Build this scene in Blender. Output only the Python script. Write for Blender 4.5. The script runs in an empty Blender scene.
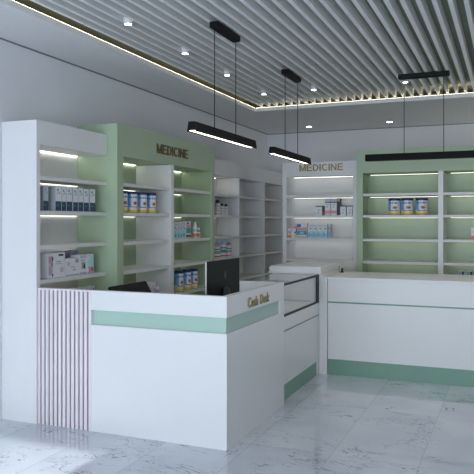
import bpy, bmesh, math, random
from mathutils import Vector, Matrix
random.seed(7)
PI = math.pi
SC = bpy.context.scene
COL = SC.collection

# ------------------------------------------------------------------ materials
MATS = {}
def mat(name, col, rough=0.5, metal=0.0, emit=None, es=0.0, spec=0.5, noise=0.0, nscale=6.0, trans=0.0, coat=0.0):
    m = bpy.data.materials.new(name); m.use_nodes = True
    nt = m.node_tree; b = nt.nodes['Principled BSDF']
    b.inputs['Roughness'].default_value = rough
    b.inputs['Metallic'].default_value = metal
    b.inputs['Specular IOR Level'].default_value = spec
    b.inputs['Coat Weight'].default_value = coat
    b.inputs['Transmission Weight'].default_value = trans
    c = (col[0], col[1], col[2], 1)
    b.inputs['Base Color'].default_value = c
    if noise > 0:
        tc = nt.nodes.new('ShaderNodeTexCoord'); n = nt.nodes.new('ShaderNodeTexNoise')
        n.inputs['Scale'].default_value = nscale; n.inputs['Detail'].default_value = 4
        r = nt.nodes.new('ShaderNodeValToRGB')
        r.color_ramp.elements[0].position = 0.3; r.color_ramp.elements[1].position = 0.7
        r.color_ramp.elements[0].color = tuple(v*(1-noise) for v in col)+(1,)
        r.color_ramp.elements[1].color = tuple(min(1, v*(1+noise)) for v in col)+(1,)
        nt.links.new(tc.outputs['Object'], n.inputs['Vector'])
        nt.links.new(n.outputs['Fac'], r.inputs['Fac'])
        nt.links.new(r.outputs['Color'], b.inputs['Base Color'])
    if emit:
        b.inputs['Emission Color'].default_value = emit+(1,)
        b.inputs['Emission Strength'].default_value = es
    MATS[name] = m
    return m

WHITE = mat('white_laminate', (.80, .80, .80), .38, noise=.012, nscale=3)
DESKW = mat('desk_white', (.80, .80, .79), .3, noise=.01, nscale=3)
SHELFW = mat('shelf_white', (.76, .76, .74), .4, noise=.012)
BACKW = mat('cabinet_back', (.72, .72, .72), .5, noise=.012)
GREEN = mat('sage_green_laminate', (.42, .53, .36), .4, noise=.03, nscale=4)
MINT = mat('mint_green_panel', (.42, .58, .50), .35, noise=.02)
KICK = mat('green_kickboard', (.20, .36, .27), .35, noise=.03)
LINE = mat('green_accent', (.13, .30, .19), .35, noise=.03)
SLAT = mat('pale_pink_slat', (.80, .74, .76), .5, noise=.02)
SLATB = mat('mauve_slat_groove', (.24, .18, .20), .7, noise=.04)
WALL = mat('wall_paint', (.78, .79, .81), .6, noise=.015, nscale=1.5)
CEIL = mat('ceiling_paint', (.84, .84, .84), .6, noise=.015, nscale=1.5)
CSLAT = mat('ceiling_slat_paint', (.84, .85, .84), .5, noise=.02)
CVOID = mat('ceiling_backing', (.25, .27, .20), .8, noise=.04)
BLACK = mat('black_metal', (.006, .006, .007), .6, noise=.05, spec=.15)
FRAMEB = mat('dark_navy_frame', (.008, .009, .015), .4, noise=.05, spec=.2)
SCREEN = mat('black_plastic', (.006, .007, .008), .4, noise=.05, spec=.15)
GREYPL = mat('grey_plastic', (.03, .033, .037), .4, noise=.05)
SILVER = mat('silver_trim', (.50, .52, .54), .35, metal=.2, noise=.02)
GOLD = mat('gold_lettering', (.36, .27, .11), .4, metal=.35, noise=.03)
BRONZE = mat('bronze_lettering', (.17, .115, .045), .5, metal=.2, noise=.03)
LEDS = mat('shelf_led_strip', (1, .98, .9), .5, emit=(1, .97, .86), es=2.8)
LED = mat('led_strip', (1, .98, .9), .5, emit=(1, .97, .86), es=7)
COVE = mat('cove_strip', (1, .95, .8), .5, emit=(1, .88, .66), es=8)
LAMP = mat('lamp_diffuser', (1, 1, 1), .5, emit=(1, .92, .80), es=5)
SPOT = mat('spot_lens', (1, 1, 1), .5, emit=(1, 1, 1), es=22)
GLASS = None
def glassmat():
    m = bpy.data.materials.new('clear_glass'); m.use_nodes = True
    nt = m.node_tree; nt.nodes.clear()
    o = nt.nodes.new('ShaderNodeOutputMaterial'); mx = nt.nodes.new('ShaderNodeMixShader')
    t = nt.nodes.new('ShaderNodeBsdfTransparent'); g = nt.nodes.new('ShaderNodeBsdfGlossy')
    lw = nt.nodes.new('ShaderNodeLayerWeight'); lw.inputs['Blend'].default_value = .5
    pw = nt.nodes.new('ShaderNodeMath'); pw.operation = 'POWER'; pw.inputs[1].default_value = 5
    nt.links.new(lw.outputs['Facing'], pw.inputs[0])
    fr = nt.nodes.new('ShaderNodeMath'); fr.operation = 'MULTIPLY_ADD'; fr.inputs[1].default_value = .8; fr.inputs[2].default_value = .03
    nt.links.new(pw.outputs[0], fr.inputs[0])
    t.inputs['Color'].default_value = (.985, .985, .98, 1)
    g.inputs['Roughness'].default_value = .02
    nt.links.new(fr.outputs[0], mx.inputs[0]); nt.links.new(t.outputs[0], mx.inputs[1]); nt.links.new(g.outputs[0], mx.inputs[2])
    nt.links.new(mx.outputs[0], o.inputs['Surface'])
    return m
GLASS = glassmat()

def marble():
    m = bpy.data.materials.new('marble_tiles'); m.use_nodes = True
    nt = m.node_tree; N = nt.nodes; L = nt.links; b = N['Principled BSDF']
    tc = N.new('ShaderNodeTexCoord')
    sep = N.new('ShaderNodeSeparateXYZ'); L.new(tc.outputs['Object'], sep.inputs[0])
    def math_(op, a, bb=None, c=None):
        n = N.new('ShaderNodeMath'); n.operation = op
        for i, v in enumerate((a, bb, c)):
            if v is None: continue
            if isinstance(v, (int, float)): n.inputs[i].default_value = v
            else: L.new(v, n.inputs[i])
        return n.outputs[0]
    def grid(src, off, pitch, w):
        a = math_('SUBTRACT', src, off); a = math_('DIVIDE', a, pitch)
        fl = math_('FLOOR', a); fr = math_('SUBTRACT', a, fl)
        d = math_('MULTIPLY', math_('SUBTRACT', .5, math_('ABSOLUTE', math_('SUBTRACT', fr, .5))), pitch)
        return math_('LESS_THAN', d, w), fl
    gx, ix = grid(sep.outputs[0], -.565, .595, .0022)
    gy, iy = grid(sep.outputs[1], 4.49, 1.22, .0022)
    grout = math_('MAXIMUM', gx, gy)
    # each tile gets its own offset into the vein pattern
    comb = N.new('ShaderNodeCombineXYZ')
    L.new(math_('MULTIPLY', ix, 3.71), comb.inputs[0]); L.new(math_('MULTIPLY', iy, 5.37), comb.inputs[1])
    add = N.new('ShaderNodeVectorMath'); add.operation = 'ADD'
    L.new(tc.outputs['Object'], add.inputs[0]); L.new(comb.outputs[0], add.inputs[1])
    def vein(scale, width, rot, dist):
        mp = N.new('ShaderNodeMapping'); mp.inputs['Rotation'].default_value = (0, 0, rot); mp.inputs['Scale'].default_value = (1, 2.2, 1)
        L.new(add.outputs[0], mp.inputs[0])
        n = N.new('ShaderNodeTexNoise'); n.inputs['Scale'].default_value = scale; n.inputs['Detail'].default_value = 4.5
        n.inputs['Roughness'].default_value = .62; n.inputs['Distortion'].default_value = dist
        L.new(mp.outputs[0], n.inputs['Vector'])
        d = math_('ABSOLUTE', math_('SUBTRACT', n.outputs['Fac'], .5))
        mr = N.new('ShaderNodeMapRange'); mr.inputs['From Min'].default_value = 0; mr.inputs['From Max'].default_value = width
        mr.inputs['To Min'].default_value = 1; mr.inputs['To Max'].default_value = 0
        L.new(d, mr.inputs['Value'])
        return mr.outputs[0]
    v1 = vein(1.1, .0065, .9, .9); v2 = vein(2.3, .009, .3, .7)
    msk = N.new('ShaderNodeTexNoise'); msk.inputs['Scale'].default_value = 2.1; msk.inputs['Detail'].default_value = 3
    L.new(add.outputs[0], msk.inputs['Vector'])
    mm = N.new('ShaderNodeMapRange'); mm.inputs['From Min'].default_value = .47; mm.inputs['From Max'].default_value = .53
    L.new(msk.outputs['Fac'], mm.inputs['Value'])
    va = math_('MULTIPLY', math_('MAXIMUM', v1, math_('MULTIPLY', v2, .6)), mm.outputs[0])
    cl = N.new('ShaderNodeTexNoise'); cl.inputs['Scale'].default_value = 1.7; cl.inputs['Detail'].default_value = 5
    L.new(add.outputs[0], cl.inputs['Vector'])
    base = N.new('ShaderNodeValToRGB')
    base.color_ramp.elements[0].position = .35; base.color_ramp.elements[0].color = (.56, .60, .67, 1)
    base.color_ramp.elements[1].position = .62; base.color_ramp.elements[1].color = (.68, .71, .78, 1)
    L.new(cl.outputs['Fac'], base.inputs['Fac'])
    m1 = N.new('ShaderNodeMixRGB'); L.new(math_('MULTIPLY', va, .95), m1.inputs[0]); L.new(base.outputs[0], m1.inputs[1]); m1.inputs[2].default_value = (.12, .13, .17, 1)
    m2 = N.new('ShaderNodeMixRGB'); L.new(math_('MULTIPLY', grout, .6), m2.inputs[0]); L.new(m1.outputs[0], m2.inputs[1]); m2.inputs[2].default_value = (.25, .28, .33, 1)
    L.new(m2.outputs[0], b.inputs['Base Color'])
    b.inputs['Roughness'].default_value = .06; b.inputs['Specular IOR Level'].default_value = .9
    return m
MARBLE = marble()

# colours for the goods
C = {}
for n, c in dict(paper=(.78, .79, .82), navy=(.02, .05, .10), ink=(.03, .03, .04), grey=(.33, .35, .38), lgrey=(.5, .54, .58), pink=(.62, .30, .42), mauve=(.45, .36, .55),
                 blue=(.04, .17, .50), sky=(.18, .45, .80), dblue=(.01, .03, .13), yellow=(.75, .55, .08), cream=(.80, .72, .45), orange=(.72, .22, .05), brown=(.30, .12, .04),
                 teal=(.03, .36, .40), cyan=(.22, .62, .75), aqua=(.45, .74, .80), red=(.62, .05, .07), rose=(.75, .35, .38), black=(.015, .015, .018), lilac=(.60, .55, .68)).items():
    C[n] = mat('print_'+n, c, .4, noise=.03, nscale=30)

# ------------------------------------------------------------------ helpers
def box(bm, x0, x1, y0, y1, z0, z1, mi=0, bev=0.0):
    r = bmesh.ops.create_cube(bm, size=1)
    vs = r['verts']
    for v in vs:
        v.co = Vector(((x0+x1)/2+v.co.x*(x1-x0), (y0+y1)/2+v.co.y*(y1-y0), (z0+z1)/2+v.co.z*(z1-z0)))
    fs = set(f for v in vs for f in v.link_faces)
    for f in fs: f.material_index = mi
    if bev > 0:
        es = list(set(e for v in vs for e in v.link_edges))
        rb = bmesh.ops.bevel(bm, geom=es, offset=bev, segments=2, affect='EDGES', profile=.5)
        for f in rb['faces']: f.material_index = mi

def obj(name, bm, mats, parent=None, smooth=False, loc=None):
    me = bpy.data.meshes.new(name)
    bmesh.ops.recalc_face_normals(bm, faces=bm.faces)
    bm.to_mesh(me); bm.free()
    for m in (mats if isinstance(mats, (list, tuple)) else [mats]): me.materials.append(m)
    if smooth:
        for p in me.polygons: p.use_smooth = True
    o = bpy.data.objects.new(name, me); COL.objects.link(o)
    if parent: o.parent = parent
    if loc: o.location = loc
    return o

def bx(name, m, parent, *dims, bev=.0015):
    bm = bmesh.new(); box(bm, *dims, bev=bev)
    return obj(name, bm, m, parent)

def tag(o, label, cat, group=None):
    o['label'] = label; o['category'] = cat
    if group: o['group'] = group
    return o
def thing(name, label, cat, loc=(0, 0, 0), rz=0, group=None):
    o = bpy.data.objects.new(name, None); COL.objects.link(o)
    o.location = loc; o.rotation_euler = (0, 0, rz); o.empty_display_size = .1
    return tag(o, label, cat, group)
def struct(name, bm, m, parent=None):
    o = obj(name, bm, m, parent)
    if not parent: o['kind'] = 'structure'
    return o
def dup(o, loc, rz=None, label=None):
    r = o.copy(); COL.objects.link(r); r.location = loc
    if rz is not None: r.rotation_euler = (0, 0, rz)
    if label: r['label'] = label
    for ch in list(o.children):
        c = ch.copy(); COL.objects.link(c); c.parent = r
        for g in list(ch.children):
            d = g.copy(); COL.objects.link(d); d.parent = c
    return r
def lathe(bm, prof, seg=24, cx=0, cy=0, mi=0):
    rings = []
    for r, z in prof:
        if r <= 1e-6: rings.append([bm.verts.new((cx, cy, z))])
        else: rings.append([bm.verts.new((cx+r*math.cos(2*PI*i/seg), cy+r*math.sin(2*PI*i/seg), z)) for i in range(seg)])
    out = []
    for a, b in zip(rings, rings[1:]):
        for i in range(seg):
            j = (i+1) % seg
            if len(a) == 1 and len(b) == 1: continue
            if len(a) == 1: f = bm.faces.new((a[0], b[i], b[j]))
            elif len(b) == 1: f = bm.faces.new((a[i], a[j], b[0]))
            else: f = bm.faces.new((a[i], a[j], b[j], b[i]))
            f.material_index = mi; out.append(f)
    return out
def tube(bm, p, q, r, seg=8, mi=0):
    p, q = Vector(p), Vector(q); d = (q-p); L = d.length
    M = Matrix.Translation(p) @ d.to_track_quat('Z', 'Y').to_matrix().to_4x4()
    ret = bmesh.ops.create_cone(bm, cap_ends=True, segments=seg, radius1=r, radius2=r, depth=L)
    for v in ret['verts']:
        v.co = M @ (v.co + Vector((0, 0, L/2)))

def lettering(name, text, size_w, size_h, depth, m, parent, matrix, shear=0.0, bold=0.0):
    cu = bpy.data.curves.new(name, 'FONT'); cu.body = text; cu.extrude = depth/2; cu.size = 1; cu.shear = shear; cu.offset = bold; cu.space_character = 1.12
    cu.resolution_u = 4
    t = bpy.data.objects.new('tmp', cu); COL.objects.link(t)
    bpy.context.view_layer.update()
    me = bpy.data.meshes.new_from_object(t.evaluated_get(bpy.context.evaluated_depsgraph_get()))
    bpy.data.objects.remove(t)
    xs = [v.co.x for v in me.vertices]; ys = [v.co.y for v in me.vertices]
    x0, x1, y0, y1 = min(xs), max(xs), min(ys), max(ys)
    for v in me.vertices:
        v.co = matrix @ Vector(((v.co.x-x0)/(x1-x0)*size_w, (v.co.y-y0)/(y1-y0)*size_h, v.co.z))
    me.materials.clear(); me.materials.append(m)
    o = bpy.data.objects.new(name, me); COL.objects.link(o); o.parent = parent
    return o

def block_letters(name, text, width, height, depth, m, parent, matrix):
    """bold sans capitals cut from flat stock; each stroke is a prism"""
    S = .165
    def arc(cx, cy, rx, ry, a0, a1, n=14):
        q = []
        for i in range(n):
            t0 = math.radians(a0+(a1-a0)*i/n); t1 = math.radians(a0+(a1-a0)*(i+1)/n)
            ix, iy = rx-S, ry-S*.85
            q.append([(cx+rx*math.cos(t0), cy+ry*math.sin(t0)), (cx+rx*math.cos(t1), cy+ry*math.sin(t1)), (cx+ix*math.cos(t1), cy+iy*math.sin(t1)), (cx+ix*math.cos(t0), cy+iy*math.sin(t0))])
        return q
    def r(x0, x1, y0, y1): return [(x0, y0), (x1, y0), (x1, y1), (x0, y1)]
    GL = {'M': (.86, [r(0, S, 0, 1), r(.86-S, .86, 0, 1), [(S, 1), (S, .62), (.37, 0), (.43, .25)], [(.86-S, 1), (.43, .25), (.49, 0), (.86-S, .62)], [(.37, 0), (.49, 0), (.43, .25)]]),
          'E': (.68, [r(0, S, 0, 1), r(S, .68, 0, .17), r(S, .64, .42, .58), r(S, .66, .83, 1)]),
          'D': (.74, [r(0, S, 0, 1), r(S, .30, 0, .16), r(S, .30, .84, 1)]+arc(.30, .5, .44, .5, -90, 90)),
          'I': (S, [r(0, S, 0, 1)]),
          'C': (.76, arc(.42, .5, .42, .5, 48, 312, 20)),
          'N': (.74, [r(0, S, 0, 1), r(.74-S, .74, 0, 1), [(S, 1), (S, .68), (.74-S, 0), (.74-S, .32)]])}
    gap = .13; total = sum(GL[c][0] for c in text)+gap*(len(text)-1); k = width/total
    bm = bmesh.new(); x = 0
    for c in text:
        wd, polys = GL[c]
        for p in polys:
            a = [bm.verts.new(matrix @ Vector(((x+px)*k, py*height, -depth/2))) for px, py in p]
            b = [bm.verts.new(matrix @ Vector(((x+px)*k, py*height, depth/2))) for px, py in p]
            bm.faces.new(a); bm.faces.new(list(reversed(b)))
            for i in range(len(p)):
                j = (i+1) % len(p); bm.faces.new((a[i], b[i], b[j], a[j]))
        x += wd+gap
    bmesh.ops.remove_doubles(bm, verts=bm.verts, dist=1e-5)
    return obj(name, bm, m, parent)

# ------------------------------------------------------------------ room
XW, XE, YN, YS, ZC = -3.87, 2.6, 10.65, -2.6, 3.133
bm = bmesh.new(); box(bm, XW-.15, XE+.15, YS-.15, YN+.15, -.10, 0); struct('floor', bm, MARBLE)
bm = bmesh.new(); box(bm, XW-.15, XW, YS, YN, 0, 3.5); struct('wall_left', bm, WALL)
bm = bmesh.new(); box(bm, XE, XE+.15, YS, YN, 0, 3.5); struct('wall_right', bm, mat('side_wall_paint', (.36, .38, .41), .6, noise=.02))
bm = bmesh.new(); box(bm, XW-.15, XE+.15, YN, YN+.15, 0, 3.5); struct('wall_back', bm, WALL)
# street side: pillars and lintel around the shop window
bm = bmesh.new()
box(bm, XW-.15, XW+.12, YS-.15, YS, 0, 3.5); box(bm, XE-.12, XE+.15, YS-.15, YS, 0, 3.5)
box(bm, XW+.12, XE-.12, YS-.15, YS, 3.0, 3.5)
struct('wall_front', bm, WALL)
bm = bmesh.new()
for i in range(5):
    x = XW+.12+(XE-XW-.24-.05)*i/4
    box(bm, x, x+.05, YS-.1, YS-.04, .06, 2.95)
box(bm, XW+.12, XE-.12, YS-.1, YS-.04, 0, .06); box(bm, XW+.12, XE-.12, YS-.1, YS-.04, 2.95, 3.0)
struct('window_1', bm, BLACK)
# dropped border ceiling with a large rectangular opening
OX0, OX1, OY0, OY1 = -3.24, 2.0, -2.0, 8.42
bm = bmesh.new()
T = ZC+.048
box(bm, XW, OX0, YS, YN, ZC, T); box(bm, OX1, XE, YS, YN, ZC, T)
box(bm, OX0, OX1, YS, OY0, ZC, T); box(bm, OX0, OX1, OY1, YN, ZC, T)
box(bm, OX0-.35, OX0-.33, YS, YN, T, 3.5)
ceil = struct('ceiling', bm, CEIL)
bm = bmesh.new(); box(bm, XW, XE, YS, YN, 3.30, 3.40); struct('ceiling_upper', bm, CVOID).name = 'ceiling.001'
# painted slats running the length of the room
bm = bmesh.new()
k = -5
while True:
    x = -2.62+k*.1055; k += 1
    if x > OX1-.03: break
    box(bm, x-.0165, x+.0165, OY0+.02, OY1+.03, 3.200, 3.298)
struct('trim_1', bm, CSLAT)
# cove light strip on top of the border's edge
bm = bmesh.new()
box(bm, OX0-.014, OX0-.002, OY0, OY1+.05, T, T+.0028)
box(bm, OX0-.002, OX1, OY1+.045, OY1+.07, T, T+.010)
cv = obj('cove_light_strip', bm, COVE)
tag(cv, 'thin warm white light strip along the edge of the slatted ceiling', 'light strip')

# hairline shadow gap where wall meets ceiling, its shade painted as a dark strip
bm = bmesh.new(); box(bm, XW, XW+.006, YS, YN, ZC-.012, ZC); box(bm, XW+.006, XE, YN-.006, YN, ZC-.012, ZC); struct('trim_2', bm, mat('painted_shadow_gap', (.2, .21, .23), .6, noise=.02))

# ------------------------------------------------------------------ shelf cabinets
def led(parent, *d):
    return bx('led_strip', LED if d[4] > 2.2 and d[0] < .04 else LEDS, parent, *d, bev=0)
TH = .033
XB = XW+.001
# 1: white, along the left wall
t = thing('shelf_cabinet', 'white open shelf cabinet along left wall, nearest one, with bare outer side panel', 'shelf cabinet', (XB, 4.265, 0))
def L(x, y, z): return (x-XB, y-4.265, z)
def part(name, m, par, org, x0, x1, y0, y1, z0, z1, bev=.0015):
    return bx(name, m, par, x0-org[0], x1-org[0], y0-org[1], y1-org[1], z0, z1, bev=bev)
org = (XB, 4.265)
XF = -3.519
part('side_panel', WHITE, t, org, XB, XF, 4.265, 4.312, 0, 2.445)
part('back_panel', BACKW, t, org, XB, XB+.015, 4.312, 5.268, 0, 2.445)
part('header_panel', WHITE, t, org, XF-.03, XF, 4.312, 5.268, 2.25, 2.445)
part('top_panel', WHITE, t, org, XB+.015, XF-.03, 4.312, 5.268, 2.25, 2.28)
part('plinth', WHITE, t, org, XB+.015, XF-.02, 4.312, 5.268, 0, .10)
ZS = [1.997, 1.713, 1.432, 1.150, .83, .50, .14]
led(t, XB+.016-org[0], XB+.030-org[0], 4.33-org[1], 5.25-org[1], 2.2465, 2.2496)
for z in ZS:
    part('shelf', SHELFW, t, org, XB+.015, XF-.004, 4.312, 5.268, z-TH, z)
    led(t, XB+.016-org[0], XB+.030-org[0], 4.33-org[1], 5.25-org[1], z-TH-.0025, z-TH-.0004)
# 2: green with MEDICINE
XG = -3.41
org = (XB, 5.27)
t = thing('shelf_cabinet', 'tall green shelf cabinet on left wall with dark bronze sign, white centre divider', 'shelf cabinet', (XB, 5.27, 0))
part('side_panel', GREEN, t, org, XB, XG-.02, 5.27, 5.305, 0, 2.548)
part('side_panel', GREEN, t, org, XB, XG-.02, 7.43, 7.465, 0, 2.548)
part('stile', GREEN, t, org, XG-.02, XG, 5.27, 5.38, 0, 2.548)
part('stile', GREEN, t, org, XG-.02, XG, 7.375, 7.465, 0, 2.548)
part('back_panel', GREEN, t, org, XB, XB+.015, 5.305, 7.43, 0, 2.548)
part('header_panel', GREEN, t, org, XG-.03, XG, 5.38, 7.375, 2.245, 2.548)
part('top_panel', GREEN, t, org, XB+.015, XG-.03, 5.305, 7.43, 2.25, 2.28)
part('divider', WHITE, t, org, XB+.015, XG-.002, 6.335, 6.400, 0.10, 2.245)
part('plinth', GREEN, t, org, XB+.015, XG-.03, 5.305, 7.43, 0, .10)
for a, b in ((5.305, 6.335), (6.400, 7.43)):
    led(t, XB+.016-org[0], XB+.030-org[0], a+.03-org[1], b-.03-org[1], 2.2465, 2.2496)
    for z in ZS:
        part('shelf', SHELFW, t, org, XB+.015, XG-.021, a, b, z-TH, z)
        led(t, XB+.016-org[0], XB+.030-org[0], a+.03-org[1], b-.03-org[1], z-TH-.0025, z-TH-.0004)
# letters face +X, read along +Y
M = Matrix(((0, 0, 1, XG-XB+.006), (1, 0, 0, 6.012-5.27), (0, 1, 0, 2.340), (0, 0, 0, 1)))
o = block_letters('lettering', 'MEDICINE', .715, .102, .006, BRONZE, t, M); o['label'] = 'dark bronze raised letters'
# 3: white, running on to the back wall
org = (XB, 7.47)
t = thing('shelf_cabinet', 'long white shelf cabinet in the far left corner beyond the green cabinet', 'shelf cabinet', (XB, 7.47, 0))
DV = [7.47, 8.527, 9.536, 10.51]
part('back_panel', BACKW, t, org, XB, XB+.015, 7.47, 10.56, 0, 2.435)
part('header_panel', WHITE, t, org, XF-.03, XF, 7.47, 10.56, 2.235, 2.435)
part('top_panel', WHITE, t, org, XB+.015, XF-.03, 7.47, 10.56, 2.24, 2.27)
part('plinth', WHITE, t, org, XB+.015, XF-.03, 7.47, 10.56, 0, .10)
part('side_panel', WHITE, t, org, XB+.015, XF, 7.47, 7.495, .10, 2.235)
for y in DV[1:]:
    part('divider', WHITE, t, org, XB+.015, XF, y, y+.04, .10, 2.235)
for i in range(3):
    a = DV[i]+(.025 if i == 0 else .04); b = DV[i+1]
    for z in [1.99]+ZS[1:]:
        part('shelf', SHELFW, t, org, XB+.015, XF-.003, a, b, z-TH, z)
    if i == 0:
        led(t, XB+.016-org[0], XB+.030-org[0], a+.03-org[1], b-.1-org[1], 2.235, 2.2395)
        for z in ZS: led(t, XB+.016-org[0], XB+.030-org[0], a+.03-org[1], b-.1-org[1], z-TH-.0025, z-TH-.0004)
# 4: white MEDICINE cabinet facing the camera
org = (-2.92, 8.65)
ZB = [1.99, 1.711, 1.405, 1.118, .83, .50, .14]
t = thing('shelf_cabinet', 'white freestanding shelf cabinet at the back with gold sign', 'shelf cabinet', (-2.92, 8.65, 0))
part('side_panel', WHITE, t, org, -2.92, -2.863, 8.65, 9.05, 0, 2.437)
part('side_panel', WHITE, t, org, -1.937, -1.882, 8.65, 9.05, 0, 2.437)
part('back_panel', BACKW, t, org, -2.863, -1.937, 9.035, 9.05, 0, 2.437)
part('header_panel', WHITE, t, org, -2.863, -1.937, 8.65, 8.68, 2.245, 2.437)
part('top_panel', WHITE, t, org, -2.863, -1.937, 8.68, 9.035, 2.25, 2.28)
part('plinth', WHITE, t, org, -2.863, -1.937, 8.68, 9.035, 0, .10)
led(t, .07, .97, .31, .33, 2.2465, 2.2496)
for z in ZB:
    part('shelf', SHELFW, t, org, -2.863, -1.937, 8.654, 9.035, z-TH, z)
    led(t, .07, .97, .31, .33, z-TH-.0025, z-TH-.0004)
M = Matrix(((1, 0, 0, -2.675+2.92), (0, 0, -1, -.006), (0, 1, 0, 2.313), (0, 0, 0, 1)))
o = block_letters('lettering', 'MEDICINE', .604, .092, .011, GOLD, t, M); o['label'] = 'gold raised letters'
# 5: green cabinet facing the camera
org = (-1.857, 8.5)
t = thing('shelf_cabinet', 'wide green shelf cabinet at the back behind the long white counter', 'shelf cabinet', (-1.857, 8.5, 0))
XR = 1.20
part('side_panel', GREEN, t, org, -1.857, -1.820, 8.52, 9.05, 0, 2.555)
part('side_panel', GREEN, t, org, XR-.037, XR, 8.52, 9.05, 0, 2.555)
part('stile', GREEN, t, org, -1.857, -1.776, 8.5, 8.52, 0, 2.555)
part('stile', GREEN, t, org, XR-.081, XR, 8.5, 8.52, 0, 2.555)
part('back_panel', GREEN, t, org, -1.820, XR-.037, 9.035, 9.05, 0, 2.555)
part('header_panel', GREEN, t, org, -1.776, XR-.081, 8.5, 8.53, 2.254, 2.555)
part('top_panel', GREEN, t, org, -1.820, XR-.037, 8.53, 9.035, 2.258, 2.29)
part('plinth', GREEN, t, org, -1.820, XR-.037, 8.55, 9.035, 0, .10)
BD = [(-1.820, -.838), (-.777, .165), (.226, XR-.037)]
for x0, x1 in ((-.838, -.777), (.165, .226)):
    part('divider', WHITE, t, org, x0, x1, 8.497, 9.035, .10, 2.254)
for a, b in BD:
    led(t, a+.05-org[0], b-.05-org[0], .46, .48, 2.2555, 2.2576)
    for z in ZB:
        part('shelf', SHELFW, t, org, a, b, 8.521, 9.035, z-TH, z)
        led(t, a+.05-org[0], b-.05-org[0], .46, .48, z-TH-.0025, z-TH-.0004)

# ------------------------------------------------------------------ cash desk
ZD = 1.091
t = thing('cash_desk', 'white cash desk with slatted end panel, mint stripe and gold lettering', 'cash desk', (-3.517, 4.285, 0))
org = (-3.517, 4.285)
# the front board: everything but the stripe recess
bm = bmesh.new()
def B(x0, x1, y0, y1, z0, z1): box(bm, x0-org[0], x1-org[0], y0-org[1], y1-org[1], z0, z1)
X0, X1, Y0 = -3.010, -1.863, 4.285
B(X0, X1, Y0, Y0+.05, 0, .825); B(X0, X1, Y0, Y0+.05, .940, ZD); B(X0, X0+.002, Y0, Y0+.05, .825, .94)
obj('front_panel', bm, DESKW, t)
bm = bmesh.new()
B(X1-.05, X1, Y0+.05, 5.56, 0, .825); B(X1-.05, X1, Y0+.05, 5.56, .940, ZD); B(X1-.05, X1, 5.462, 5.56, .825, .940)
obj('side_panel', bm, DESKW, t)
part('stripe', MINT, t, org, X0+.002, X1-.018, Y0+.033, Y0+.049, .825, .94, bev=0)
part('stripe', MINT, t, org, X1-.049, X1-.018, Y0+.049, 5.462, .825, .94, bev=0)
part('end_panel', DESKW, t, org, -2.50, X1-.051, 5.51, 5.56, 0, ZD-.003)
part('worktop', DESKW, t, org, -3.46, X1-.051, Y0+.051, 5.20, .745, .78)
part('worktop', DESKW, t, org, -2.50, X1-.051, 5.20, 5.509, .745, .78)
part('support_panel', DESKW, t, org, -3.515, -3.462, Y0+.06, 5.20, 0, .78)
sl = bmesh.new()
part('slat_backing', SLATB, t, org, -3.517, X0-.001, Y0+.013, Y0+.05, 0, ZD-.002, bev=0)
edges = [0]
for i in range(12):
    g = .026+.0409*i; edges += [g-.0075, g+.0075]
edges.append(.506)
for a_, b_ in zip(edges[::2], edges[1::2]):
    box(sl, a_, b_, 0, .013, 0, ZD-.014)
s = obj('slatted_panel', sl, SLAT, t); s['label'] = 'pale pink vertical slats'
part('slat_cap', SLAT, t, org, -3.517, X0-.001, Y0, Y0+.05, ZD-.014, ZD, bev=.001)
for word, y in (('Cash', 4.69), ('Desk', 4.955)):
    M = Matrix(((0, 0, 1, X1-org[0]+.004), (1, 0, 0, y-4.285), (0, 1, 0, .962), (0, 0, 0, 1)))
    o = lettering('lettering', word, .205, .078, .008, GOLD, t, M, bold=.006); o['label'] = 'gold raised lettering'

# ------------------------------------------------------------------ glass display counter
t = thing('display_counter', 'white display counter with black framed glass case between desk and corner', 'display counter', (-2.38, 5.565, 0))
org = (-2.38, 5.565)
XC = -1.90
part('base_cabinet', DESKW, t, org, -2.38, XC, 5.565, 6.765, .147, .760)
part('kickboard', KICK, t, org, -2.36, XC-.004, 5.58, 6.76, 0, .147, bev=0)
part('accent_strip', LINE, t, org, XC, XC+.003, 5.60, 6.83, .626, .638, bev=0)
part('end_panel', DESKW, t, org, -2.38, XC, 6.765, 6.845, 0, .760)
part('case_end', WHITE, t, org, -2.375, XC-.012, 6.775, 6.845, .7605, 1.045)
part('case_end', WHITE, t, org, -2.375, XC-.012, 5.565, 5.585, .7605, 1.045)
part('case_back', WHITE, t, org, -2.38, -2.365, 5.586, 6.774, .7605, 1.045)
part('case_floor', WHITE, t, org, -2.364, XC-.021, 5.586, 6.774, .7605, .775)
bm = bmesh.new()
def B(x0, x1, y0, y1, z0, z1): box(bm, x0-org[0], x1-org[0], y0-org[1], y1-org[1], z0, z1)
B(XC-.011, XC, 5.585, 6.845, 1.042, 1.062); B(XC-.011, XC, 5.585, 6.845, .7605, .781)
B(XC-.011, XC, 6.755, 6.845, .781, 1.042); B(XC-.011, XC, 5.565, 5.585, .7605, 1.062)
B(-2.38, XC-.011, 5.565, 5.585, 1.046, 1.062)
obj('case_frame', bm, FRAMEB, t)
part('glass_front', GLASS, t, org, XC-.009, XC-.004, 5.585, 6.755, .781, 1.042, bev=0)
o = part('glass_top', GLASS, t, org, -2.38, XC-.011, 5.586, 6.845, 1.0465, 1.0615, bev=0)

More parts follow.
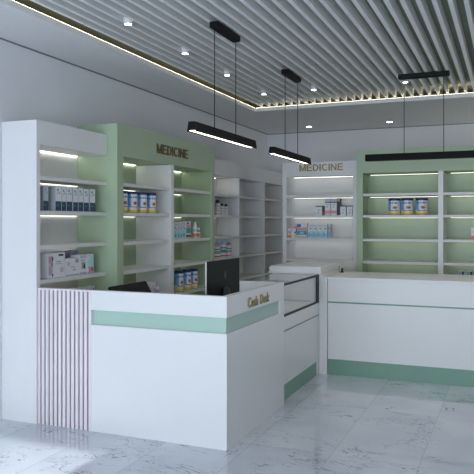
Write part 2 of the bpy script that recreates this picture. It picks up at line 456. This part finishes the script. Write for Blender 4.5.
# ------------------------------------------------------------------ corner cabinet with lid
t = thing('corner_cabinet', 'white corner cabinet with thick raised lid where the counters meet', 'cabinet', (-2.46, 6.85, 0))
org = (-2.46, 6.85)
part('body', DESKW, t, org, -2.46, -1.905, 6.85, 7.60, 0, 1.050)
part('lid_rim', DESKW, t, org, -2.475, -1.878, 6.848, 7.65, 1.0635, 1.075)
part('lid', WHITE, t, org, -2.465, -1.882, 6.853, 7.645, 1.0755, 1.138)
part('lid_support', DESKW, t, org, -2.44, -1.92, 6.87, 7.58, 1.0505, 1.063)
part('corner_post', DESKW, t, org, -1.899, -1.861, 6.848, 7.60, 0, 1.062)
part('corner_post', DESKW, t, org, -1.858, -1.810, 6.835, 7.60, 0, 1.030)

# ------------------------------------------------------------------ long counter
t = thing('service_counter', 'long white counter with green kickboard in front of green cabinet', 'counter', (-1.806, 6.86, 0))
org = (-1.806, 6.86)
part('front_panel', DESKW, t, org, -1.806, 1.20, 6.86, 6.90, .165, 1.005)
part('end_panel', DESKW, t, org, 1.16, 1.20, 6.90, 7.70, 0, 1.005)
part('end_panel', DESKW, t, org, -1.806, -1.766, 6.90, 7.70, 0, 1.005)
part('worktop', WHITE, t, org, -1.806, 1.22, 6.845, 7.72, 1.006, 1.036)
part('kickboard', KICK, t, org, -1.806, 1.20, 6.865, 6.895, 0, .1645, bev=0)
part('accent_strip', LINE, t, org, -1.806, 1.20, 6.856, 6.8598, .763, .777, bev=0)

# ------------------------------------------------------------------ monitors
t = thing('computer_monitor', 'large black monitor standing upright on cash desk, seen from behind', 'monitor', (-2.2, 4.98, .7805))
bm = bmesh.new(); box(bm, -.006, .0125, -.335, .335, .13, .53, bev=.003); obj('screen_housing', bm, SCREEN, t)
bm = bmesh.new(); box(bm, -.001, .0115, -.340, -.3355, .13, .532, bev=.001); o = obj('edge_trim', bm, SILVER, t); o['label'] = 'silver side edge'
bm = bmesh.new()
vs = []
for i in range(24):
    a = 2*PI*i/24; vs.append((.0125, .02+.022*math.cos(a), .405+.033*math.sin(a)))
f = bm.faces.new([bm.verts.new(v) for v in vs])
r = bmesh.ops.extrude_face_region(bm, geom=[f])
for v in r['geom']:
    if isinstance(v, bmesh.types.BMVert): v.co.x += .0012
obj('badge', bm, GREYPL, t)
bm = bmesh.new()
# arched neck
pts = [(-.055, .02), (-.05, .20), (-.035, .27), (-.012, .31), (.012, .31), (.035, .27), (.05, .20), (.055, .02)]
a = [bm.verts.new((.022, y, z)) for y, z in pts]; b = [bm.verts.new((.055, y, z-.01 if z > .1 else z)) for y, z in pts]
bm.faces.new(a); bm.faces.new(list(reversed(b)))
for i in range(len(pts)):
    j = (i+1) % len(pts); bm.faces.new((a[i], b[i], b[j], a[j]))
obj('stand_neck', bm, GREYPL, t)
bm = bmesh.new(); box(bm, -.10, .13, -.12, .12, 0, .012, bev=.004); obj('stand_foot', bm, SCREEN, t)
bm = bmesh.new(); box(bm, .0125, .0215, -.05, .05, .22, .30); obj('stand_mount', bm, SCREEN, t)

t = thing('computer_monitor', 'black monitor tilted far back, only its top showing over desk front', 'monitor', (-2.86, 4.79, .7805))
bm = bmesh.new(); box(bm, -.012, .012, -.285, .285, 0, .35, bev=.003)
bmesh.ops.transform(bm, matrix=Matrix.Translation((.04, 0, .012)) @ Matrix.Rotation(math.radians(-30), 4, 'Y'), verts=bm.verts)
obj('screen_housing', bm, SCREEN, t)
bm = bmesh.new(); box(bm, -.15, .10, -.14, .14, 0, .01, bev=.003); obj('stand_foot', bm, SCREEN, t)
bm = bmesh.new(); tube(bm, (-.11, 0, .01), (-.085, 0, .17), .016, 12); obj('stand_neck', bm, GREYPL, t)

# ------------------------------------------------------------------ pendants
def pendant(cx, cy, rz, label, cd, mh=.236, wh=.217):
    # local frame: length along X
    t = thing('pendant_lamp', label, 'pendant lamp', (cx, cy, 0), rz, 'linear pendant lamps')
    hl = .622; z0, z1 = 2.285, 2.358
    bm = bmesh.new()
    prof = [(-.038, z0), (-.030, z0), (-.030, z0+.0095), (.030, z0+.0095), (.030, z0), (.038, z0), (.026, z1), (-.026, z1)]
    a = [bm.verts.new((-hl, y, z)) for y, z in prof]; b = [bm.verts.new((hl, y, z)) for y, z in prof]
    bm.faces.new(a); bm.faces.new(list(reversed(b)))
    for i in range(8):
        j = (i+1) % 8; bm.faces.new((a[i], b[i], b[j], a[j]))
    obj('lamp_housing', bm, BLACK, t)
    bm = bmesh.new(); box(bm, -hl+.02, hl-.02, -.0295, .0295, z0+.0082, z0+.0093); obj('diffuser', bm, LAMP, t)
    bm = bmesh.new(); box(bm, cd-mh, cd+mh, -.036, .036, 3.150, 3.1995, bev=.006); obj('ceiling_mount', bm, BLACK, t)
    for s in (-1, 1):
        bm = bmesh.new(); tube(bm, (cd+s*wh, 0, z1), (cd+s*wh, 0, 3.151), .0035); w = obj('suspension_cable', bm, BLACK, t)
    return t
pendant(-2.16, 4.945, PI/2, 'black linear pendant lamp hanging above the left green cabinet sign, nearest one', 0)
pendant(-2.16, 6.70, PI/2, 'black linear pendant lamp hanging just left of the gold sign at the back', 0)
pendant(-.85, 7.20, 0, 'black linear pendant lamp over the long counter, in front of back green cabinet', -.007, .262, .203)

# ------------------------------------------------------------------ downlights
def can_light(label, x, y):
    t = thing('downlight', label, 'downlight', (x, y, 0), 0, 'downlights between the ceiling slats')
    bm = bmesh.new()
    lathe(bm, [(0, 3.2985), (.036, 3.2985), (.036, 3.178), (.030, 3.172), (.027, 3.178), (.027, 3.186), (0, 3.186)], 20)
    obj('can', bm, WHITE, t, smooth=False)
    bm = bmesh.new(); lathe(bm, [(0, 3.1855), (.0265, 3.1855), (.0265, 3.176), (0, 3.174)], 20); obj('lens', bm, SPOT, t)
DX = -2.62-2*.1055+.053
for lab, x, y in (('small round downlight between ceiling slats, nearest the left front', DX, 4.45),
                  ('small round downlight between ceiling slats, second in the left row', DX, 5.43),
                  ('small round downlight between ceiling slats, right of the nearest pendant cables', DX, 6.40),
                  ('small round downlight between ceiling slats, in the left back corner of the slats', DX, 7.52),
                  ('small round downlight at the back edge of slats above the white back cabinet', -2.62+4.5*.1055, 7.50),
                  ('small round downlight at the back edge of slats beside the third pendant mount', -2.62+14.5*.1055, 7.49)):
    can_light(lab, x, y)
for lab, x, y in (('small recessed downlight in plain border ceiling, left of the two at the back', -2.954, 10.05), ('small recessed downlight in plain border ceiling, right of the two at the back', -1.69, 10.03)):
    t = thing('recessed_downlight', lab, 'downlight', (x, y, ZC), 0, 'recessed downlights in the back border ceiling')
    bm = bmesh.new(); lathe(bm, [(.055, -.0005), (.055, -.006), (.043, -.008), (.043, -.0005)], 24); obj('trim_ring', bm, WHITE, t)
    bm = bmesh.new(); lathe(bm, [(0, -.0008), (.042, -.0008), (.042, -.005), (0, -.006)], 24); obj('lens', bm, SPOT, t)

# ------------------------------------------------------------------ goods on the shelves
PM = list(C.values()); PI_ = {n: i for i, n in enumerate(C)}
def clean(o):
    me = o.data; used = sorted(set(p.material_index for p in me.polygons)); ms = [me.materials[i] for i in used]
    idx = [used.index(p.material_index) for p in me.polygons]
    me.materials.clear()
    for m in ms: me.materials.append(m)
    for p, i in zip(me.polygons, idx): p.material_index = i
    return o
def carton(name, w, d, h, body, decals):
    """front faces local -Y, base at z=0, x from 0 to w, y from 0 (front) to d; decals in fractions of the front"""
    bm = bmesh.new(); box(bm, 0, w, 0, d, 0, h, PI_[body], bev=.0015)
    for i, (u0, u1, v0, v1, c) in enumerate(decals):
        box(bm, u0*w, u1*w, -.0006-.00035*i, .002, v0*h, v1*h, PI_[c])
    return clean(obj(name, bm, PM))
def face_x(o, x, y, z): o.location = (x, y, z); o.rotation_euler = (0, 0, PI/2)   # front towards +X, width along +Y
def face_y(o, x, y, z): o.location = (x, y, z)
EPS = .0008

# medicine cartons, upper shelf of the first white cabinet
ys = [(4.398, 4.467), (4.555, 4.637), (4.640, 4.703), (4.706, 4.787), (4.799, 4.872), (4.875, 4.950), (4.955, 5.036), (5.050, 5.136)]
ords = ['first and standing apart in the corner', 'second from the left', 'third from the left', 'fourth from the left', 'fifth from the left', 'sixth from the left', 'seventh from the left', 'last on the right']
for i, (a, b) in enumerate(ys):
    w = b-a-.002
    o = carton('medicine_carton', w, .17, .208+.004*(i % 2), 'lgrey' if i != 0 else 'grey',  # first carton's darker greys carry the shade of its back corner
               [(.04, .97, .40, .98, 'paper' if i else 'lgrey'), (.04, .97, .02, .40, 'navy'), (.25, .6, .80, .90, 'grey'), (.2, .45, .68, .74, 'lgrey'), (.55, .75, .70, .78, 'grey'), (.2, .5, .22, .26, 'teal')])
    face_x(o, -3.56, a, ZS[1]+EPS)
    tag(o, 'tall white and navy carton on left white cabinet, '+ords[i], 'carton', 'white and navy cartons')
# lower shelf cartons
def setx(o, x, y, z, lab, cat, grp=None): face_x(o, x, y, z+EPS); return tag(o, lab, cat, grp)
setx(carton('gift_carton', .23, .22, .207, 'paper', [(.04, .3, .1, .9, 'lilac'), (.08, .26, .6, .85, 'pink'), (.16, .3, .45, .62, 'grey'), (.08, .2, .15, .45, 'pink'), (.24, .3, .68, .85, 'ink'), (.24, .3, .05, .16, 'ink'), (.62, .9, .87, .95, 'ink'), (.5, .75, .62, .66, 'grey'), (.45, .8, .54, .58, 'lgrey'), (.7, .9, .2, .4, 'lilac')]),
     -3.57, 4.468, ZS[3], 'largest white carton with pink flowers, leftmost on lower shelf of white cabinet', 'carton')
setx(carton('gift_carton', .188, .10, .152, 'paper', [(.72, .94, .72, .95, 'grey'), (.35, .7, .45, .52, 'lgrey'), (.1, .3, .55, .8, 'lilac'), (.5, .75, .3, .36, 'grey'), (.02, .98, .02, .07, 'mauve')]),
     -3.57, 4.712, ZS[3], 'low white carton with round grey mark beside the flowered carton', 'carton')
setx(carton('gift_carton', .110, .10, .175, 'paper', [(.04, .96, .82, .97, 'lilac'), (.3, .8, .28, .62, 'grey'), (.55, .8, .3, .5, 'ink'), (.04, .96, .02, .1, 'mauve'), (.2, .7, .68, .74, 'mauve')]),
     -3.57, 4.905, ZS[3], 'narrow white carton with dark picture, third on lower shelf of white cabinet', 'carton')
setx(carton('gift_carton', .100, .12, .178, 'paper', [(.05, .95, .30, .95, 'aqua'), (.2, .8, .08, .34, 'pink'), (.6, .9, .12, .3, 'brown'), (.1, .4, .7, .9, 'paper'), (.04, .96, .0, .08, 'mauve')]),
     -3.57, 5.024, ZS[3], 'narrow pale carton with pink flowers at right end of lower shelf', 'carton')
for k_, (a, w, h, c) in enumerate(((4.735, .13, .205, 'grey'), (4.880, .11, .21, 'lilac'), (5.0, .12, .215, 'lilac'))):
    setx(carton('tall_carton', w, .11, h, c, [(.1, .9, .75, .92, ('lgrey', 'mauve', 'mauve')[k_]), (.3, .7, .55, .65, 'paper')]), -3.735, a, ZS[3],
         ('grey carton standing behind the low white carton', 'lilac carton standing behind, between grey and pale cartons', 'lilac carton standing behind the right end carton')[k_], 'carton', 'cartons in the second row')
for k_, a in enumerate((4.93, 4.99, 5.05, 5.11, 5.17)):
    o = carton('small_carton', .045, .08, .19-.006*(k_ % 2), 'paper', [(.2, .8, .75, .92, 'grey'), (.1, .9, .35, .5, 'lgrey')])
    setx(o, -3.62, a, ZS[4], 'tip of a small white carton above slatted panel, %s of five from left' % ('first', 'second', 'third', 'fourth', 'fifth')[k_], 'carton', 'small white cartons behind the slatted panel')

# formula tins: label direction local -Y
def tin(r, h):
    bm = bmesh.new(); seg, rows = 48, 22
    grid = [[bm.verts.new((r*math.sin(2*PI*i/seg), -r*math.cos(2*PI*i/seg), .004+(h-.03)*j/rows)) for i in range(seg)] for j in range(rows+1)]
    for j in range(rows):
        for i in range(seg):
            f = bm.faces.new((grid[j][i], grid[j][(i+1) % seg], grid[j+1][(i+1) % seg], grid[j+1][i]))
            a = (i+.5)/seg*360; a = a-360 if a > 180 else a; v = (j+.5)/rows
            c = 'blue'
            if abs(a) < 100: c = 'sky' if (a < -30 and v > .3) else 'paper'
            if abs(a) < 50 and .76 < v < .88: c = 'blue' if (i % 5) else 'paper'
            if abs(a) < 85 and v < .34-.08*math.cos(math.radians(a*1.5)): c = 'cream'
            if abs(a) < 60 and v < .14: c = 'yellow'
            if ((a-14)/24)**2+((v-.5)/.11)**2 < 1: c = 'orange'
            if ((a-14)/13)**2+((v-.5)/.07)**2 < 1: c = 'brown'
            if abs(a) < 45 and .25 < v < .3: c = 'blue'
            f.material_index = PI_[c]
    bm.faces.new(list(reversed(grid[0]))).material_index = PI_['dblue']
    bm.faces.new(grid[-1]).material_index = PI_['dblue']
    lathe(bm, [(0, 0), (r*1.01, 0), (r*1.01, .004), (0, .004)], 48, mi=PI_['dblue'])
    body = clean(obj('tin_body', bm, PM))
    bm = bmesh.new(); lathe(bm, [(0, h-.028), (r*1.035, h-.028), (r*1.045, h-.004), (r*.98, h), (0, h)], 40)
    lid = obj('lid', bm, C['dblue'])
    return body, lid
def tin_thing(r, h, loc, rz, lab, grp):
    body, lid = tin(r, h)
    t = thing('formula_tin', lab, 'tin', loc, rz, grp); body.parent = t; lid.parent = t
    return t
G1 = 'blue tins on the left green cabinet'
t0 = tin_thing(.057, .212, (-3.50, 5.49, ZS[1]+EPS), 1.0, 'blue and yellow tin on left green cabinet upper shelf, mostly hidden by stile', G1)
for y, w in ((5.672, 'leftmost fully visible'), (5.857, 'middle of the visible three'), (6.044, 'rightmost')):
    dup(t0, (-3.50, y, ZS[1]+EPS), 1.0, 'blue and yellow tin on left green cabinet upper shelf, '+w)
t1 = tin_thing(.052, .235, (-3.50, 6.684, ZS[4]+EPS), 1.0, 'slim blue tin low in left green cabinet beside monitor, left of three', 'slim blue tins beside the monitor')
dup(t1, (-3.50, 6.877, ZS[4]+EPS), 1.0, 'slim blue tin low in left green cabinet beside monitor, middle of three')
dup(t1, (-3.50, 7.048, ZS[4]+EPS), 1.0, 'slim blue tin low in left green cabinet beside monitor, right of three')
t2 = tin_thing(.074, .213, (-1.395, 8.64, ZB[1]+EPS), 0, 'large blue tin on back green cabinet, left of three', 'large blue tins on the back green cabinet')
dup(t2, (-1.232, 8.64, ZB[1]+EPS), .1, 'large blue tin on back green cabinet, middle of three')
dup(t2, (-1.052, 8.64, ZB[1]+EPS), .1, 'large blue tin on back green cabinet, right of three')

# toothpaste style cartons on the green cabinet, right bay
for k_, (a, b) in enumerate(((6.61, 6.695), (6.697, 6.757), (6.759, 6.820), (6.822, 6.898))):
    setx(carton('slim_carton', b-a-.002, .14, .185+.004*k_, 'paper', [(.1, .9, .06, .5, 'cyan'), (.3, .9, .3, .62, 'aqua'), (.1, .5, .62, .74, 'pink'), (.2, .8, .80, .9, 'lgrey'), (.1, .4, .1, .25, 'teal'), (.5, .9, .55, .6, 'teal')]),
         -3.52, a, ZS[2], 'white and cyan carton on left green cabinet right bay, %s of four' % ('first', 'second', 'third', 'fourth')[k_], 'carton', 'white and cyan cartons on the left green cabinet')
setx(carton('square_carton', .125, .14, .20, 'paper', [(.05, .95, .28, .6, 'teal'), (.05, .95, .05, .2, 'navy'), (.3, .7, .08, .16, 'red'), (.1, .9, .62, .76, 'pink'), (.2, .6, .8, .93, 'blue')]),
     -3.52, 6.902, ZS[2], 'teal and pink carton beside the white cyan cartons on green cabinet', 'carton')
def bottle(name, r, h, body, bands, cap, capname='cap', label='', cat='bottle', loc=(0, 0, 0), grp=None, rz=0):
    t = thing(name, label, cat, loc, rz, grp)
    bm = bmesh.new()
    hb = h*.78
    zs = [0, .003]+sorted(set([b[0]*hb for b in bands]+[b[1]*hb for b in bands]+[hb*.86]))
    prof = [(0, 0), (r*.94, 0)]+[(r, z) for z in zs[1:]]+[(r*.9, hb*.93), (r*.5, hb), (r*.45, h*.84), (0, h*.84)]
    fs = lathe(bm, prof, 20)
    for f in fs:
        f.material_index = PI_[body]; zc = f.calc_center_median().z/hb
        for (v0, v1, c) in bands:
            if v0 <= zc <= v1: f.material_index = PI_[c]
    o = clean(obj('bottle_body', bm, PM, smooth=True)); o.parent = t
    bm = bmesh.new(); lathe(bm, [(0, h*.80), (r*.62, h*.80), (r*.60, h), (0, h)], 16); obj(capname, bm, C[cap], t)
    return t
bottle('bottle', .026, .19, 'paper', [(.1, .35, 'orange'), (.5, .7, 'lgrey')], 'paper', label='taller white bottle with orange band beside teal carton on green cabinet', loc=(-3.50, 7.10, ZS[2]+EPS))
bottle('bottle', .024, .15, 'paper', [(.08, .45, 'orange'), (.6, .8, 'teal')], 'grey', label='short orange and white bottle at right end of green cabinet row', loc=(-3.50, 7.185, ZS[2]+EPS))
# low shelf beside the tilted monitor
setx(carton('small_carton', .11, .1, .17, 'paper', [(.2, .8, .5, .8, 'grey')]), -3.52, 5.60, ZS[4], 'white carton top peeking over the tilted monitor', 'carton')
setx(carton('slim_carton', .07, .08, .158, 'paper', [(.15, .5, .1, .8, 'lilac'), (.6, .8, .3, .6, 'grey')]), -3.50, 6.005, ZS[4], 'tall white carton just right of the tilted monitor, left of the pair', 'carton')
setx(carton('slim_carton', .06, .08, .152, 'paper', [(.15, .5, .1, .8, 'lgrey'), (.6, .8, .3, .6, 'mauve')]), -3.50, 6.082, ZS[4], 'white carton touching the tall one right of tilted monitor', 'carton')
bottle('bottle', .025, .125, 'paper', [(.3, .7, 'mauve')], 'lilac', label='small white and purple bottle on low shelf right of the tilted monitor', loc=(-3.50, 6.19, ZS[4]+EPS))

# bottles on the far left white cabinet
for i, (y, h, r) in enumerate(((7.975, .20, .040), (8.123, .155, .036), (8.257, .152, .034))):
    bottle('medicine_bottle', r, h, 'paper', [(.12, .2, 'rose'), (.36, .42, 'grey'), (.55, .63, 'rose'), (.72, .8, 'grey')], 'black', label='white and red bottle with black cap on far left white cabinet, '+('tallest, at left', 'middle one', 'at right')[i],
           loc=(-3.60, y, ZS[1]+EPS), grp='black capped bottles in the far left cabinet')
for i, (y, h, r, cc) in enumerate(((7.975, .19, .042, 'grey'), (8.156, .215, .046, 'teal'), (8.344, .19, .042, 'grey'))):
    bottle('medicine_bottle', r, h, 'paper', [(.06, .16, 'red'), (.35, .60, cc), (.7, .78, 'ink')], 'grey' if i != 1 else 'sky', label='white and red bottle behind the upright monitor top, '+('left of three', 'taller middle one of three', 'right of three')[i],
           loc=(-3.60, y, ZS[3]+EPS), grp='bottles behind the upright monitor')

# back white cabinet, upper row
YB = 8.70
def sety(o, x, y, z, lab, cat, grp=None): face_y(o, x, y, z+EPS); return tag(o, lab, cat, grp)
blk = [(.0, .12, .25, .32, 'ink'), (.45, .75, .55, .62, 'grey'), (.4, .6, .2, .35, 'grey'), (.25, .9, .68, .72, 'lgrey')]
def capped(w, h, decals, x, lab, hc, body='paper'):
    t = thing('capped_carton', lab, 'carton', (x, YB, ZB[1]+EPS), 0, 'cartons with black tops on the back white cabinet')
    o = carton('carton_body', w, .10, h, body, decals); o.parent = t
    bm = bmesh.new(); box(bm, w*.12, w*1.0, .004, .096, h+.0003, h+hc); obj('top', bm, C['black'], t)
capped(.105, .118, blk, -2.478, 'short white carton with black top at left of black topped row', .012)
setb = carton('dark_carton', .036, .09, .128, 'ink', [(.1, .9, .1, .3, 'red')]); sety(setb, -2.371, YB, ZB[1], 'narrow black carton between short and tall white cartons', 'carton')
tall = [(.0, 1, .12, .17, 'red'), (.0, 1, .19, .29, 'rose'), (.25, .6, .45, .54, 'lgrey'), (.3, .75, .60, .65, 'grey'), (.0, 1, .735, .79, 'ink')]
for i, x in enumerate((-2.333, -2.248)):
    sety(carton('tall_carton', .080, .09, .232, 'lgrey', [(.04, .96, .02, .72, 'paper')]+tall), x, YB, ZB[1], 'tall white carton with red bands and black line, %s of the pair' % ('left', 'right')[i], 'carton', 'tall red banded cartons')
sety(carton('dark_carton', .042, .09, .232, 'ink', [(.1, .9, .8, .95, 'grey')]), -2.166, YB, ZB[1], 'tall narrow black carton right of the red banded pair', 'carton')
capped(.078, .118, blk, -2.122, 'short white carton with black top, second from right in black topped row', .012)
capped(.075, .118, blk, -2.032, 'short white carton with black top at far right against cabinet side', .012)
# back white cabinet, lower row
Z3 = ZB[2]
sety(carton('small_carton', .050, .08, .125, 'paper', [(.05, .95, .02, .3, 'orange'), (.3, .7, .45, .6, 'ink'), (.05, .95, .66, .8, 'rose')]), -2.858, YB, Z3, 'small orange and white carton at left end of back white cabinet', 'carton')
sety(carton('slim_carton', .068, .08, .172, 'paper', [(.05, .95, .74, .97, 'rose'), (.05, .6, .5, .72, 'aqua'), (.6, .9, .35, .5, 'blue'), (.1, .9, .03, .25, 'cream'), (.9, 1, .05, .95, 'brown')]), -2.805, YB, Z3, 'pink and cream carton second from left on back white cabinet', 'carton')
sety(carton('square_carton', .148, .09, .200, 'paper', [(.05, .42, .72, .94, 'blue'), (.02, .98, .50, .70, 'rose'), (.02, .98, .20, .48, 'teal'), (.3, .7, .26, .42, 'cyan'), (.02, .98, .10, .18, 'paper'), (.1, .95, .02, .09, 'pink'), (.0, .04, .4, .6, 'ink')]), -2.733, YB, Z3, 'square teal, pink and blue carton on back white cabinet', 'carton')
for i in range(4):
    sety(carton('slim_carton', .066, .09, .190, 'paper', [(.06, .96, .04, .3, 'cyan'), (.2, .9, .3, .5, 'aqua'), (.4, .8, .62, .72, 'teal'), (.1, .4, .12, .4, 'sky'), (.15, .85, .82, .9, 'lgrey')]), -2.572+i*.0685, YB, Z3,
         'white and cyan carton on back white cabinet, %s of four' % ('first', 'second', 'third', 'fourth')[i], 'carton', 'white and cyan cartons on the back white cabinet')
sety(carton('slim_carton', .040, .09, .185, 'lgrey', [(.1, .9, .1, .5, 'sky'), (.2, .8, .6, .8, 'grey')]), -2.291, YB, Z3, 'narrow grey blue carton at right end of the cyan cartons', 'carton')
# small dark bottles low behind the corner lid
for i, x in enumerate((-2.155, -2.105)):
    bottle('bottle', .022, .20-.03*i, 'ink', [(.3, .6, 'grey')], 'black', label='small dark bottle just right of the corner cabinet lid, '+('taller left one', 'shorter right one')[i], loc=(x, 8.74, ZB[4]+EPS), grp='small dark bottles beyond the lid')
# back green cabinet, right bay
sety(carton('square_carton', .14, .09, .150, 'paper', [(.02, .98, .02, .32, 'orange'), (.2, .6, .6, .7, 'grey'), (.3, .8, .42, .5, 'lgrey')]), -.462, 8.62, ZB[2], 'white carton with orange base cut by right edge on green cabinet', 'carton')
for i, x in enumerate((-.612, -.516)):
    sety(carton('small_carton', .080, .09, .195, 'lgrey', [(.1, .45, .70, .92, 'grey'), (.55, .9, .70, .92, 'navy'), (.1, .9, .92, .98, 'paper')]), x, 8.62, ZB[4], 'top of small grey carton above long counter, %s of the two' % ('left', 'right')[i], 'carton', 'small grey cartons behind the long counter')

# ------------------------------------------------------------------ light
w = bpy.data.worlds.new('world'); SC.world = w; w.use_nodes = True
bg = w.node_tree.nodes['Background']; bg.inputs[0].default_value = (.62, .79, 1.0, 1); bg.inputs[1].default_value = .9
def area(name, loc, rot, sx, sy, power, col, spread=PI):
    l = bpy.data.lights.new(name, 'AREA'); l.shape = 'RECTANGLE'; l.size = sx; l.size_y = sy; l.energy = power; l.color = col; l.spread = spread
    o = bpy.data.objects.new(name, l); COL.objects.link(o); o.location = loc; o.rotation_euler = rot
    return o
# daylight through the shop window
area('window_daylight', (-1.2, YS+.05, 1.42), (PI/2, 0, 0), 5.6, 2.5, 242, (.785, .88, 1.0))
# added soft fill, standing for assumed ceiling lamps out of view
area('added_ceiling_fill', (-.3, 5.3, 3.19), (0, 0, 0), 2.2, 4.0, 15, (1, .95, .88))
# invented glow from the unseen right side, added to warm the back
area('added_right_fill', (XE-.05, 9.2, 1.6), (0, PI/2, 0), 2.4, 2.4, 28, (1, .95, .88))
# low sun reaching in at the left of the shop window
b_ = area('sunbeam', (-3.24, YS+.40, 2.30), (math.radians(90-25), 0, 0), 1.2, .98, 5.5, (.92, .96, 1.0), math.radians(1.0))

# ------------------------------------------------------------------ camera
cam = bpy.data.cameras.new('camera'); co = bpy.data.objects.new('camera', cam); COL.objects.link(co)
co.location = (0, 0, 1.62); co.rotation_euler = (PI/2, 0, math.radians(22.6))
cam.sensor_width = 36; cam.sensor_fit = 'HORIZONTAL'; cam.lens = 659.2/474*36; cam.shift_y = -14.8/474
cam.clip_start = .05; cam.clip_end = 60
SC.camera = co
SC.view_settings.view_transform = 'Standard'; SC.view_settings.look = 'None'
SC.view_settings.exposure = 0; SC.view_settings.gamma = 1; SC.view_settings.use_curve_mapping = False
